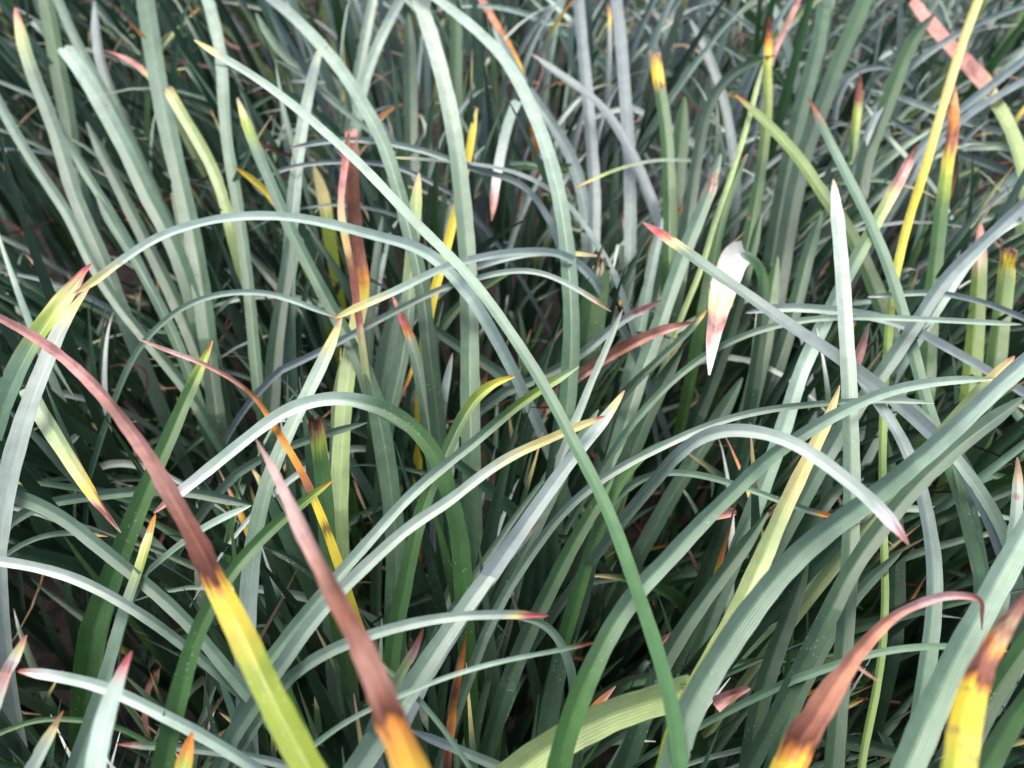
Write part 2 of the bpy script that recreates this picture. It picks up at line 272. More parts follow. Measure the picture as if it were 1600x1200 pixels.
H('blue-grey blade curving down in the lower right middle', 'B0 B200 T500', (15,34), (24.5,21,1), '1330,580 1370,628 1405,680 1434,750 1452,830 1459,900 1455,980 1443,1060 1432,1130 1420,1215', 't0', nick='the blue-grey curving blade')
H('blue-white strip bending right under the broad sage blade', 'B0 P150 T350', (18,20), (24,20,1), '1385,605 1440,650 1490,712 1528,762 1558,812 1580,865 1590,920', '')
H('folded pink-brown dead blade bending over at lower right with yellow base', 'R0 R44 K56 v110 e200 e330 R400 r430 O454 Y476 l515 l700', (10,12,13,16,21,29,41,47,50), (29.5,30,1), '1534,984 1533,960 1530,937 1490,931 1450,938 1400,960 1362,993 1330,1033 1300,1078 1274,1122 1250,1158 1222,1215', 'f t0', nick='the folded pink-brown blade')
H('little thorn-like pink sliver sticking out of the folded dead blade', 'K0 K40', (5,6), (29,29,0), '1371,1064 1356,1055 1341,1043', '', name='dry_leaf', ground=False)
H('large yellow blade with brown scorched end in the bottom right corner', 'r0 R20 q45 A60 R75 A90 O105 R122 R150 r168 O176 Y188 Y250 l340', (16,26,36,44,52,58), (34,35,0), '1612,915 1590,947 1566,977 1545,1012 1530,1045 1515,1088 1502,1140 1492,1215', 'b t0', nick='the large yellow blade')
H('wide cream ribbed blade lying across the bottom centre', 'L0 L400', (46,52), (24,24,1), '1075,1078 1030,1092 990,1104 945,1120 900,1144 850,1172 795,1215', 'c t0', nick='the wide cream blade')
H('grey arc with red tip pointing right at lower centre', 'k0 k30 y45 P70 P250 T420', (12,20), (28,25,2), '857,962 810,960 740,961 680,967 620,980 570,995 520,1015 482,1036 455,1058', 't0', nick='the red-tipped lower arc')
H('hair-thin blade with brown tip below the red-tipped arc', 'R0 R30 T50 P200 T500', (7,9), (27,25,2), '937,1002 870,1017 800,1030 740,1045 680,1065 630,1086 570,1112 520,1142 478,1175', '')
H('long light blade with red and cream tip running lower left from centre', 'k0 k8 y20 y120 P200 P450 T700', (14,25), (28,24,2), '945,650 900,668 850,690 800,712 750,745 700,785 642,822 590,868 535,920 482,980 440,1040 403,1092 365,1150', 't0', nick='the red and cream tip')
H('blue-grey blade with red point leaning right at centre', 'k0 y14 y26 P50 B300 B600', (18,32), (27.5,24,1), '976,610 956,640 926,680 890,722 850,778 803,845 752,918 705,985 660,1060', 't-8', nick='the red-pointed blue-grey blade')
H('mid grey-green blade lying parallel above the long light one', 'P0 l60 G140 T200 P400 T600', (14,20), (27,23,1), '905,572 850,605 800,640 745,688 692,730 640,775 592,828 546,880 500,932 452,990 420,1032', 't0')
H('ribbed blade with whitish snapped tip rising from the bottom centre', 'W0 A12 y35 P60 T300 T600', (19,40), (26.5,25,0), '850,801 825,832 790,868 752,915 706,980 662,1045 620,1110 582,1165 550,1215', 't5', nick='the snapped whitish tip')
H('small red-tipped shoot beside the blurred pink blade', 'O0 K20 K35 L60 T120', (13,20), (29,26,0), '661,982 648,1014 632,1042 615,1075 590,1120', '')
H('bright green ribbed blade curling over to a yellow tip at centre', 'O0 Y20 l60 G120 G600', (17,28), (25.2,20,1), '805,588 770,598 742,622 720,658 700,702 680,745 660,795 645,855 631,920 617,990 607,1065', 't4', nick='the green ribbed curl')
H('stubby green blade with brown torn tip at centre-left', 'r0 R18 l32 G60 G300', (24,28), (23.5,20,0), '492,652 498,690 504,740 509,800 515,870', 't0 c')
H('light yellow-green pale-tipped blade beside the long sweeping one', 'A0 y10 L40 L120 T220 M400', (19,24), (23.5,19,0), '655,270 651,310 646,370 641,430 638,490 628,560 610,640', '')
H('dark blade with pink broken tip below the centre crossing', 'K0 R30 k45 O62 T75 D200', (12,26), (21.5,18,0), '613,461 625,490 640,520 652,570 665,640 674,700 684,760', '')
H('wide pink dried blade running in from the top right', 'K0 K190 y215 L240 L350', (24,32), (20,17,0), '1408,-16 1450,40 1490,82 1522,115 1550,155 1574,195 1592,242 1606,300', 't0', nick='the wide pink dried blade')
H('thin lavender blade crossing under the pink one to the top right corner', 'B0 B350', (9,12), (21.5,19,0), '1622,0 1560,24 1500,50 1450,84 1412,114 1382,152 1360,200', '')
H('dark green blade with bent tip at the top right', 'R0 D14 G60 D300', (20,26), (21.8,17,0), '1461,22 1432,52 1411,95 1391,150 1371,200 1352,245 1343,300', 't0', nick='the dark bent-tipped blade')
H('small brown-pointed green shoot at the top right', 'r0 R45 l60 G120', (11,16), (20,16,0), '1344,112 1341,160 1336,205 1330,275', '')
H('long green blade from the top edge right of the burnt spike', 'G0 D200 D600', (24,28), (21,15,0), '1357,-14 1340,30 1312,90 1291,150 1271,200 1251,260 1236,330 1224,400 1210,480', '')
H('green blade dropping from the top edge behind the brown-tipped slate one', 'M0 D300', (22,28), (19,14,0), '1290,-14 1280,60 1265,120 1246,190 1231,260 1216,340 1205,410', '')
H('pink sliver near the top edge at right', 'K0 K100 B130', (8,9), (19,18,0), '1252,-10 1235,30 1221,60 1207,85 1200,120', '', name='dry_leaf')
H('green spike with scorched black-brown tip near the top right centre', 'r0 r30 O52 Y64 l90 G250', (12,20), (22,17,0), '1201,10 1200,60 1198,100 1200,150 1196,205 1189,265 1178,330 1165,400', 't0', nick='the scorched spike')
H('dark green hooked blade bending left off the scorched spike', 'O0 G14 D60 D400', (12,24), (21,17,1), '1214,87 1180,95 1142,115 1116,146 1102,182 1091,235 1080,300 1071,370 1060,440', '')
H('lime blade with orange tip slanting behind the slate grooved one', 'O0 O10 m26 m160 G330 G500', (14,30), (23,19,0), '1149,148 1180,175 1212,207 1252,252 1291,312 1320,352 1346,402 1371,462 1392,530', 't0', nick='the lime slanting blade')
H('blue-grey upright right of the curved pale column', 'B0 B300 T500', (18,22), (19,14,0), '902,-14 910,80 918,160 924,240 928,310 926,390', '')
H('second blue-grey upright, right of it', 'B0 B300 T500', (18,20), (19,14,0), '961,-14 970,60 976,140 982,220 985,300 985,400', '')
H('green upright with scorched yellow stub top near the top centre-right', 'A0 R10 Y22 Y45 R52 G58 G300', (19,24), (20,15,0), '1022,82 1026,115 1032,150 1040,205 1044,265 1046,330 1046,410', 'c t0', nick='the yellow stub top')
H('narrow lavender diagonal from the curved pale column toward right', 'K0 P20 B150 B400', (10,12), (21,17,0), '830,84 880,118 920,145 952,178 981,222 1001,262 1022,315', '')
H('short cream blade with orange point below the curved pale column', 'O0 y18 L60 P150', (8,10), (21.5,18,1), '899,294 940,275 980,260 1032,250 1080,252', '')
H('dark green curved shoot with pale point near the scorched spike', 'K0 G10 G250', (13,22), (20,16,0), '1168,240 1151,272 1136,312 1121,370 1111,430 1100,490', '')
H('light grey-green blade with pink patch leaning right beside the white hanging leaf', 'T0 T30 K48 T62 T300 M600', (20,28), (22.5,17,0), '1126,240 1110,292 1091,342 1070,392 1049,452 1026,520 1006,572 988,625 968,690 948,755', 't0', nick='the blade with a pink patch')
H('thin yellow-green stalk climbing toward the scorched spike', 'L0 L500', (8,9), (22.8,18,0), '1192,100 1166,200 1141,280 1116,350 1096,420 1071,480 1046,545', 't0')
H('wide dark green snapped stub with a ragged flat top right of centre', 'A0 D5 G60 D200', (42,48), (22.3,19,0), '936,412 927,460 921,510 913,570', 'c t0', nick='the flat-topped green stub')
H('dead pinkish leaf lying right of the centre', 'R0 K30 R110 K230', (16,20), (23,20,1), '1082,504 1040,515 990,535 950,558 900,590', 't0', name='dry_leaf', nick='the dead pinkish leaf')
H('grey blade with pink tip lying over the flat-topped stub', 'K0 K35 P60 T200', (12,16), (22,18,0), '1034,469 992,488 958,510 920,545 880,572 835,594 790,612', '')
H('small pale shoot pointing up past the dead pinkish leaf', 'K0 P12 P200', (9,15), (25,21,0), '973,484 960,512 946,550 926,592 911,632 890,680', '')
H('dark blade with little orange tip beside the white leaf point', 'O0 y12 M30 D300', (11,15), (21.5,18,1), '1105,484 1092,500 1060,535 1020,572 980,610 950,650', '')
H('dark green strap leaning right at the bottom right', 'G0 D300', (30,36), (26,25,0), '1625,980 1575,1050 1532,1120 1490,1215', '')
H('second green strap below it in the bottom right corner', 'G0 G300', (34,40), (27,27,0), '1625,1065 1580,1125 1530,1215', '')
H('yellow-green blade with pink dried tip, left one of the pair at the right', 'K0 K30 K50 m80 m300', (22,30), (21.2,17,0), '1531,345 1529,400 1526,470 1521,540 1514,620', 't0', nick='the yellow-green pair')
H('yellow-green blade with burnt cut top, right one of the pair', 'K0 r16 Y26 m50 G200', (28,32), (21,17,0), '1572,386 1569,440 1562,500 1555,560 1544,640', 'c t0')
H('thin dark green arch low at the bottom left corner', 'G0 G200', (8,8), (22,21,1), '-14,1152 50,1126 110,1124 180,1134 230,1160', '')
H('brown stick crossing a dark gap at lower centre-right', 'K0 R150', (10,11), (18,12,0), '1068,845 1085,882 1103,928 1113,975', '', name='dry_leaf')
H('torn pink scrap caught between blades at lower centre-right', 'K0 R60', (17,18), (20,19,0), '1149,800 1115,807 1093,812', 'c', name='dry_leaf', ground=False)
H('thin arch with long orange tip reaching toward the tall straight upright', 'k0 O20 O60 T80 T300', (9,12), (25,21,2), '1348,815 1300,808 1250,794 1180,768 1110,746 1060,738 1012,742 978,765', '')
H('dark green glossy leaf curving into the centre shade', 'G0 G300', (14,24), (24,20,0), '1045,686 1008,708 976,745 948,795 925,860 902,930', '')
H('dim slate strap in the dark gap right of centre', 'M0 D400', (24,28), (17,12,0), '1160,590 1120,660 1082,722 1042,790 1002,862', '')
H('small arched blade drooping at lower centre', 'T0 T200', (12,16), (23,19,1), '812,968 845,968 872,995 890,1035 898,1080 892,1130', '')
H('thin stalk crossing under the hair-thin blade', 'T0 T250', (8,8), (26,24,0), '590,1032 640,1078 690,1135 735,1200', '')
H('grey strap low at the bottom centre-left', 'B0 T200', (13,17), (24,22,0), '640,1140 700,1165 780,1198 830,1225', '')
H('dark grooved upright right of the blue-white strip', 'T0 M300', (20,28), (22,17,0), '1488,720 1512,785 1528,870 1538,960 1544,1060', '')
H('dark green upright left of the tall straight one at the bottom', 'D0 D300', (26,32), (22,18,0), '1262,880 1225,980 1200,1050 1180,1130 1168,1215', '')
H('pale pointed shoot in front of the grey-green column', 'K0 P12 B150', (11,16), (22,18,0), '707,552 697,600 690,650 684,710', '')
H('slim pinkish-white shoot left of the tall straight upright', 'W0 K25 K60 T90', (13,18), (23,20,0), '1358,505 1346,540 1334,580 1322,620', '')
H('brown-orange leaf scrap low at lower centre', 'O0 O60 r90 O120 R200', (11,14), (25,22,0), '728,992 720,1030 711,1075 706,1120 700,1180', '', name='dry_leaf')
H('orange-brown dead leaf wedged under the wide cream blade', 'K0 O40 O100', (12,26), (20,18,0), '962,1072 940,1095 922,1120 905,1150', '', name='dry_leaf')
H('small brown leaf in the gap near the cream yellow-edged blade', 'K0 R40', (6,12), (20,19,0), '1055,985 1040,992 1028,1008', '', name='dry_leaf', ground=False)
H('crumpled pinkish dead leaf by the broad sage blade base', 'K0 R20 K40 R70', (8,26), (22,22,0), '1170,1075 1150,1082 1132,1090 1116,1100', 'c', name='dry_leaf', ground=False)
H('orange-brown leaf bit near the top centre', 'O0 A60', (9,14), (20,19,0), '630,162 608,172 588,190', '', name='dry_leaf', ground=False)
H('orange-pink dried strip lying at the top centre', 'K0 O90 Y150 O200', (12,14), (17,15,0), '748,-8 772,35 795,75 812,112 826,155', '', name='dry_leaf', nick='the orange dried strip')
H('yellow bent tip at upper left by the slim pale upright', 'O0 Y20 Y70 l120', (10,12), (21,18,0), '365,260 390,275 415,298 440,325 450,350', '')
H('yellow dying blade stub behind the upright with straw tip', 'y0 y60 l90', (18,20), (18,16,0), '490,258 500,285 508,315 512,350', '')
# --- middle distance
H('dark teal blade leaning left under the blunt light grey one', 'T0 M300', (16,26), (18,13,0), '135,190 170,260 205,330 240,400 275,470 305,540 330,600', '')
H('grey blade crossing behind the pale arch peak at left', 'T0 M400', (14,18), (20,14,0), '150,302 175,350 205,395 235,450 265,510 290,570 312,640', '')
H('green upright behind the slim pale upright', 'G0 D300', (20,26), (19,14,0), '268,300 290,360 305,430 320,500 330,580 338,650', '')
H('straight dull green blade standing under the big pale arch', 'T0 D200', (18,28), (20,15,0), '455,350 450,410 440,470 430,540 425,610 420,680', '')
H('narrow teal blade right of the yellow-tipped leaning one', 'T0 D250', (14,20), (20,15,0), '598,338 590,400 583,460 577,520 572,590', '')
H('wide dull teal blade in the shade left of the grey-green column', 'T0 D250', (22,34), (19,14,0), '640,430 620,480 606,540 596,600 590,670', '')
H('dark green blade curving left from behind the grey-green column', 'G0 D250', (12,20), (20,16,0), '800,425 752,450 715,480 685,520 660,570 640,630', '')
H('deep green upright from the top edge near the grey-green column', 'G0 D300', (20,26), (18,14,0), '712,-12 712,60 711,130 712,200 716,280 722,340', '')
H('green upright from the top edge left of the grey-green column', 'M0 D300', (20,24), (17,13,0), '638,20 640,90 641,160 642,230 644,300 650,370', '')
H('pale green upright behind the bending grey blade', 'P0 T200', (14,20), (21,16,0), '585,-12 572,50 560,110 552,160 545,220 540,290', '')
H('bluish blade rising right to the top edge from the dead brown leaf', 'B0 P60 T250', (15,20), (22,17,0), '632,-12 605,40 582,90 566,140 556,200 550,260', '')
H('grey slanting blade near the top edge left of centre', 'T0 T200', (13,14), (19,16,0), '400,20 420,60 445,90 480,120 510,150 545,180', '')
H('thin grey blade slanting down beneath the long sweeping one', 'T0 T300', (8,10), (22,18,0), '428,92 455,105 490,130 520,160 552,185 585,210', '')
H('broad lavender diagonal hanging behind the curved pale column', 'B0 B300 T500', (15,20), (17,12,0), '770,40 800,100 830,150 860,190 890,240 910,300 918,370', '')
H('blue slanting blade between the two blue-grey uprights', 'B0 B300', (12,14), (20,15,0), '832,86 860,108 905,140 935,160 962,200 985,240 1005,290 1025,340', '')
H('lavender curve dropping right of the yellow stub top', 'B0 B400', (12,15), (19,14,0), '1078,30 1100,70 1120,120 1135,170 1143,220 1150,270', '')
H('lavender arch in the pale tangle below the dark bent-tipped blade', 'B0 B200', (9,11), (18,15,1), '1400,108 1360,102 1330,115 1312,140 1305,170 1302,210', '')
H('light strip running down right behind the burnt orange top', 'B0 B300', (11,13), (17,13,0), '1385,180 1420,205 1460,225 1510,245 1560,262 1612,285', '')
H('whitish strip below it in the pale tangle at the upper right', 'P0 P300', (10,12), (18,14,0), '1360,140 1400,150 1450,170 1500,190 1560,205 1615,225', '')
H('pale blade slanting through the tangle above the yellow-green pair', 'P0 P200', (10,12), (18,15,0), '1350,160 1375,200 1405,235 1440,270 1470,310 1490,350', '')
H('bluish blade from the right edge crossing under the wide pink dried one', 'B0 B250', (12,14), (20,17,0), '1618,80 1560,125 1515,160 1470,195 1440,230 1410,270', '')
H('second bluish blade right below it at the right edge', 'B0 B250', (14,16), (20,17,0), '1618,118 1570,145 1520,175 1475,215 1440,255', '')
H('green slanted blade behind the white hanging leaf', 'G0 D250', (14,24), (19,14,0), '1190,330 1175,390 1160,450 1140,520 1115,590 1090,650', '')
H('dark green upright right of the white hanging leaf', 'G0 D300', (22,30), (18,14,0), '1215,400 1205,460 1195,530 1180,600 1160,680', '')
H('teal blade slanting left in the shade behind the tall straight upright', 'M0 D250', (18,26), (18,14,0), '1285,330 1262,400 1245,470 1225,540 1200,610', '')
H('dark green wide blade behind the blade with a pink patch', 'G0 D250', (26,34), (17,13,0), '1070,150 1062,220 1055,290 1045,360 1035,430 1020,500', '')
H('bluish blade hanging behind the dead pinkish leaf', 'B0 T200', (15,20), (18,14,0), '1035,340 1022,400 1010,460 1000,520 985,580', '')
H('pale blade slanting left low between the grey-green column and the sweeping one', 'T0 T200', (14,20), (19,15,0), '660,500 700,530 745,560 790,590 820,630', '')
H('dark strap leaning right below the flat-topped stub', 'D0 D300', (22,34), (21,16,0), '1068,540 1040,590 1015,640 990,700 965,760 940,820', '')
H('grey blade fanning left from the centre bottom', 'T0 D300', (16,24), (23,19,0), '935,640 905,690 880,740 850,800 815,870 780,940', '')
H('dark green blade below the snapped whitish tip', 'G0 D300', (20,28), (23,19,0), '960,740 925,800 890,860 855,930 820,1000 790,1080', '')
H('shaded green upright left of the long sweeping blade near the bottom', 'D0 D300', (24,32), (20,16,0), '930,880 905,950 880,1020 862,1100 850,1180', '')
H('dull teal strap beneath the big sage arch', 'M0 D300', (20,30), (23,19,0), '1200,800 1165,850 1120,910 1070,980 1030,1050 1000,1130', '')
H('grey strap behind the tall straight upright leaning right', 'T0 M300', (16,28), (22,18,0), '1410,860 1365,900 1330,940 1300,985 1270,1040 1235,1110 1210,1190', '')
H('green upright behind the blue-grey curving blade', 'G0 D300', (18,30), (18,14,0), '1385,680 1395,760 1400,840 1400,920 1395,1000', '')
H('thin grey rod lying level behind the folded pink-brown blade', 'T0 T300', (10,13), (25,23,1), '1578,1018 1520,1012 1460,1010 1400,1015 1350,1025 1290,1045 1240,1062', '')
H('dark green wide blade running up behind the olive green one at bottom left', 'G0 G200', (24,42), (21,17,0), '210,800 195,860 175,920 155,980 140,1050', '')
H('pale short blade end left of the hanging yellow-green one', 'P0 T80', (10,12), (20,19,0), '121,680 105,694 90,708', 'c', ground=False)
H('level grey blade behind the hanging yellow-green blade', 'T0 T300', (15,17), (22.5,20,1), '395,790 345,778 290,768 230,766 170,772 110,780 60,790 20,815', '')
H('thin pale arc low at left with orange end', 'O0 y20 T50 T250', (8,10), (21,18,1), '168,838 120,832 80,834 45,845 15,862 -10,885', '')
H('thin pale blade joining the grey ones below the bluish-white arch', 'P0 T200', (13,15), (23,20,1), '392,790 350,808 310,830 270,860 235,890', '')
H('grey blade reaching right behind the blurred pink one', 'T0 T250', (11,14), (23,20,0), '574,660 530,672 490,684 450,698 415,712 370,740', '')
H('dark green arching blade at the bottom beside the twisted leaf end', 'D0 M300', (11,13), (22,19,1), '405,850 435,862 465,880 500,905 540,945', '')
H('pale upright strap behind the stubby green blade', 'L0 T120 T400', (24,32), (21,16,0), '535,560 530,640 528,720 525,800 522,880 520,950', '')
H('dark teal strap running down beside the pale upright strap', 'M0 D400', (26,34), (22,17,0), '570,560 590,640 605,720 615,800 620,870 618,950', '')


# ------------------------------------------------------------------ build the traced blades
hero_samples = []      # points for the depth map
PLACED = []
def build_traced(h, idx):
    r = random.Random(idx * 31 + 5)
    pts = np.array(h['pts']); z0, z1, arch = h['z']
    sharp = 'f' in h['flags']
    # a blade that leaves the picture goes on beyond it
    lead = 0.0; q0 = pts[0]
    if q0[0] < 0 or q0[0] > 1600 or q0[1] < 0:
        dv = q0 - pts[1]; dv /= np.linalg.norm(dv); lead = 130.0
        pts = np.vstack([q0 + dv * lead, pts])
    dn = catmull(pts, 16); px, s = resample(dn, 4.0)
    if not sharp: px = smooth(px, 60)
    else: px = smooth(px, 3)
    px, s = resample(px, 5.0); t = s / s[-1]
    zz = (z0 + (z1 - z0) * t + arch * 4 * t * (1 - t)) / 100
    P = to_world(px[:, 0], px[:, 1], zz)
    _, _, dep = to_pix(P)
    wp = np.interp((s - lead) / (s[-1] - lead), np.linspace(0, 1, len(h['wd'])), h['wd'])
    W = wp * dep / FP
    L = s[-1]
    if 'c' not in h['flags']:
        tl = min(max(38, wp.mean() * 2.4), L * .6) * (1.8 if 's' in h['flags'] else 1)
        W = W * np.clip(s / tl, 0.015, 1) ** .55
    else:
        W = W * np.clip(s / 5, 0.55, 1)
    W = np.maximum(W, .0004)
    # dead stretches are shrivelled, uneven and curled
    xs0 = [q + lead for q in h['stops'][0]]; dry = np.interp(s, xs0, [1.0 if c in 'RrKkAqOve' else 0.0 for c in h['stops'][1]])
    ph = r.uniform(0, 60)
    W = W * (1 - dry * (.03 + .05 * np.sin(s / 17 + ph) + .025 * np.sin(s / 6.3 + ph * 2)) * (1 if 'c' not in h['flags'] else .4))
    # leaf edges are never quite true
    W = W * (1 + .025 * np.sin(s / 23 + ph) + .018 * np.sin(s / 9 + ph * 3))
    n_vis = len(P); S_px = s.copy()
    if h['ground'] and P[-1, 2] > .02:
        Te = norm(P[-1] - P[-4]); z = P[-1, 2]
        dirn = norm(Te + np.array([0, 0, -.35])); 
        if dirn[2] > -.25: dirn = norm(np.array([dirn[0], dirn[1], -.25]))
        P1 = P[-1] + dirn * z * .45
        P1[2] = max(P1[2], z * .3)
        hv = np.array([Te[0], Te[1], 0]) * z * .25
        P2 = np.array([P1[0], P1[1], 0]) + hv * np.array([1, 1, 0]); P2[2] = -.004
        tt = np.linspace(0, 1, 15)[1:, None]
        E = (1 - tt) ** 2 * P[-1] + 2 * tt * (1 - tt) * P1 + tt ** 2 * P2
        P = np.vstack([P, E]); W = np.r_[W, W[-1] * np.linspace(1, .62, 14)]
        S_px = np.r_[S_px, S_px[-1] + np.arange(1, 15) * 8]
    tw = next((float(f[1:]) for f in h['flags'].split() if f[0] == 't'), r.uniform(-22, 22))
    n = len(P)
    dryx = np.r_[dry, np.zeros(n - len(dry))]
    twist = tw + dryx * (np.sin(np.arange(n) / 11.0 + ph) * 14) + np.sin(np.linspace(0, r.uniform(2, 5), n) + r.uniform(0, 6)) * 9
    cols = 13
    V, u = blade_arrays(P, W, r.uniform(.30, .50) + dryx[:, None, None] * .35, cols, twist, .45)
    # nibbled and torn spots on the margins
    for _ in range(r.choice((0, 1, 1, 2))):
        k0 = r.randint(12, max(13, n - 16)); e, e2 = r.choice(((0, 1), (-1, -2))); dp = r.uniform(.25, .8)
        for k in range(k0, min(n - 1, k0 + r.randint(1, 3))): V[k, e] = V[k, e] * (1 - dp) + V[k, e2] * dp
    # slight edge waviness and torn ends
    xs, cs = h['stops']; xs = [q + lead for q in xs]; tab = np.array([PIG[c] for c in cs])
    jit = np.array([r.uniform(-1, 1) for _ in u]); jit = jit * 8 + (u ** 2) * -r.uniform(0, 7)
    ss = S_px[:, None] + jit[None, :] * np.clip(wp.mean() / 14, .4, 2.2)
    col = np.stack([np.interp(ss, xs, tab[:, k]) for k in range(3)], -1)
    col = col * np.array([r.uniform(.96, 1.04) for _ in range(3)]) * r.uniform(.9, 1.1)
    if 'b' in h['flags']:      # rust bands across a dying blade
        for b0, bw in ((r.uniform(.82, .9) * L, 5), (r.uniform(.68, .75) * L, 2.5)):
            g = np.exp(-((ss + u[None, :] * 14 - b0) / bw) ** 2)[..., None] * .75
            col = col * (1 - g) + np.array(PIG['R']) * g
    if 'c' in h['flags']:
        # torn end: shift the first rows along the blade by a ragged amount
        T = norm(P[1] - P[0])
        rag = np.array([r.uniform(-1, 1) for _ in u]) * W[3] * .28
        V[0] += T * rag[:, None]; V[1] += T * rag[:, None] * .6
    vv = np.r_[0, np.cumsum(np.linalg.norm(np.diff(P, axis=0), axis=1))] * 30
    UV = np.stack(np.broadcast_arrays((u[None, :] + 1) / 2 + idx * .37, vv[:, None] + idx), -1)
    # class per row -> parts
    cl_at = lambda d: ('dry' if cs[min(np.searchsorted(xs, d), len(cs) - 1)] in DRYSET else 'yel' if cs[min(np.searchsorted(xs, d), len(cs) - 1)] in YELSET else 'grn')
    cls = [cl_at(d) for d in S_px]
    runs = []
    for i, c in enumerate(cls):
        if runs and runs[-1][0] == c: runs[-1][2] = i
        else: runs.append([c, i, i])
    out = []
    for c, a, b in runs:
        if out and (S_px[b] - S_px[a] < 11): out[-1][2] = b
        elif out and out[-1][0] == c: out[-1][2] = b
        elif not out and S_px[b] - S_px[a] < 9 and len(runs) > 1: out.append(['?', a, b])
        elif out and out[-1][0] == '?': out[-1] = [c, out[-1][1], b]
        else: out.append([c, a, b])
    runs = out
    root = P[-1].copy()
    mats = {'dry': M_DRY, 'yel': M_YEL, 'grn': M_GREEN, '?': M_DRY}
    def part(a, b, m, nm):
        rows = V[a:b + 1] - root; k = len(rows)
        me = mesh_from(nm, rows.reshape(-1, 3), grid_faces(k, cols), col[a:b + 1].reshape(-1, 3), UV[a:b + 1].reshape(-1, 2), m)
        o = bpy.data.objects.new(nm, me); C.objects.link(o); return o
    if len(runs) == 1:
        o = part(0, n - 1, mats[runs[0][0]], h['name']); top = o
    else:
        top = bpy.data.objects.new(h['name'], None); top.empty_display_size = .01; C.objects.link(top)
        for k, (c, a, b) in enumerate(runs):
            nm = {'dry': 'dry_tip' if k == 0 else 'dry_band', 'yel': 'yellow_tip' if k == 0 else 'yellow_band', 'grn': 'leaf_blade', '?': 'dry_tip'}[c]
            o = part(a, min(b + 1, n - 1), mats[c], nm); o.parent = top
    top.location = root.tolist()
    top['label'] = h['label']; top['category'] = 'dead leaf' if h['name'] != 'grass_blade' else 'grass blade'
    if h['name'] == 'grass_blade': top['group'] = 'long grass blades rising from the clump'
    hero_samples.append((V, n_vis))
    PLACED.append((px, h))
for i, h in enumerate(HB): build_traced(h, i)

# coarse depth map of the traced blades so that the undergrowth stays behind them
BW, BH = 400, 300
def splat(V, sub=3):
    """dense points of a (rows, cols, 3) grid"""
    r = V.shape[0]
    a = np.linspace(0, r - 1, r * sub); i = np.minimum(a.astype(int), r - 2); f = (a - i)[:, None, None]
    Q = V[i] * (1 - f) + V[i + 1] * f
    c = Q.shape[1]; b = np.linspace(0, c - 1, 9); j = np.minimum(b.astype(int), c - 2); g = (b - j)[None, :, None]
    return (Q[:, j] * (1 - g) + Q[:, j + 1] * g).reshape(-1, 3)
HD = np.full((BH, BW), 9.0)
for V, nv in hero_samples:
    x, y, d = to_pix(splat(V[:nv], 2)); ix = (x / 4).astype(int); iy = (y / 4).astype(int)
    ok = (ix >= 0) & (ix < BW) & (iy >= 0) & (iy < BH); np.minimum.at(HD, (iy[ok], ix[ok]), d[ok])

# ------------------------------------------------------------------ undergrowth: tufts of blades rooted in the soil
def grow(root, azim, tilt0, tilt1, length, n=15):
    s = np.linspace(0, 1, n)
    tilt = np.radians(tilt0 + (tilt1 - tilt0) * s ** 1.7)
    if random.random() < .16:
        k = random.randint(7, 12); tilt[k:] += math.radians(random.uniform(25, 75))
    st = length / (n - 1)
    dx = np.sin(tilt) * st; dz = np.cos(tilt) * st
    wob = azim + np.cumsum(rng.normal(0, .03, n))
    X = root[0] + np.r_[0, np.cumsum((dx * np.cos(wob))[:-1])]
    Y = root[1] + np.r_[0, np.cumsum((dx * np.sin(wob))[:-1])]
    Z = np.r_[0, np.cumsum(dz[:-1])]
    return np.stack([X, Y, Z], 1)[::-1]      # tip first

WIDTH = np.array([.04, .22, .42, .6, .74, .85, .93, .98, 1, 1, .98, .95, .9, .82, .7])
fill = []
# hollows in the bed where the tall blades part and one looks down into the shade
GAPS = [(70, 985, 130, 95), (305, 675, 100, 70), (1015, 810, 105, 95), (745, 545, 60, 90), (1450, 1080, 90, 100), (150, 400, 90, 60), (590, 900, 60, 60), (950, 1010, 90, 50), (1090, 620, 70, 50), (820, 470, 60, 60), (1350, 420, 50, 40), (240, 1090, 80, 70)]
def in_view(P, m=60):
    x, y, d = to_pix(P); return (x > -m) & (x < 1600 + m) & (y > -m) & (y < 1200 + m) & (d > .02), x, y, d
def add_fill(P, W, colr, fold=.35, twist=0., dry=False, cls='', must=True):
    if P[:, 2].min() < 0: P = P.copy(); P[:, 2] = np.maximum(P[:, 2], .003 + P[:, 2] * 0)
    if must:
        q = catmull(P, 4); v, x, y, d = in_view(q, 0)
        if v.any():
            if d[v].min() < .27: return False
            ix = (x[v] / 4).astype(int).clip(0, BW - 1); iy = (y[v] / 4).astype(int).clip(0, BH - 1)
            hd = HD[iy, ix]
            if ((d[v] < hd + .006) & (hd < 8)).mean() > .04: return False
            g = np.zeros(len(d[v]), bool)
            for gx_, gy_, ga, gb in GAPS: g |= ((x[v] - gx_) / ga) ** 2 + ((y[v] - gy_) / gb) ** 2 < 1
            if (g & (q[v][:, 2] > .085)).mean() > .05: return False
    V, u = blade_arrays(P, W, fold, 5, twist, .3)
    fill.append(dict(V=V, col=colr, dry=dry, P=P, cls=cls, W=W)); return True

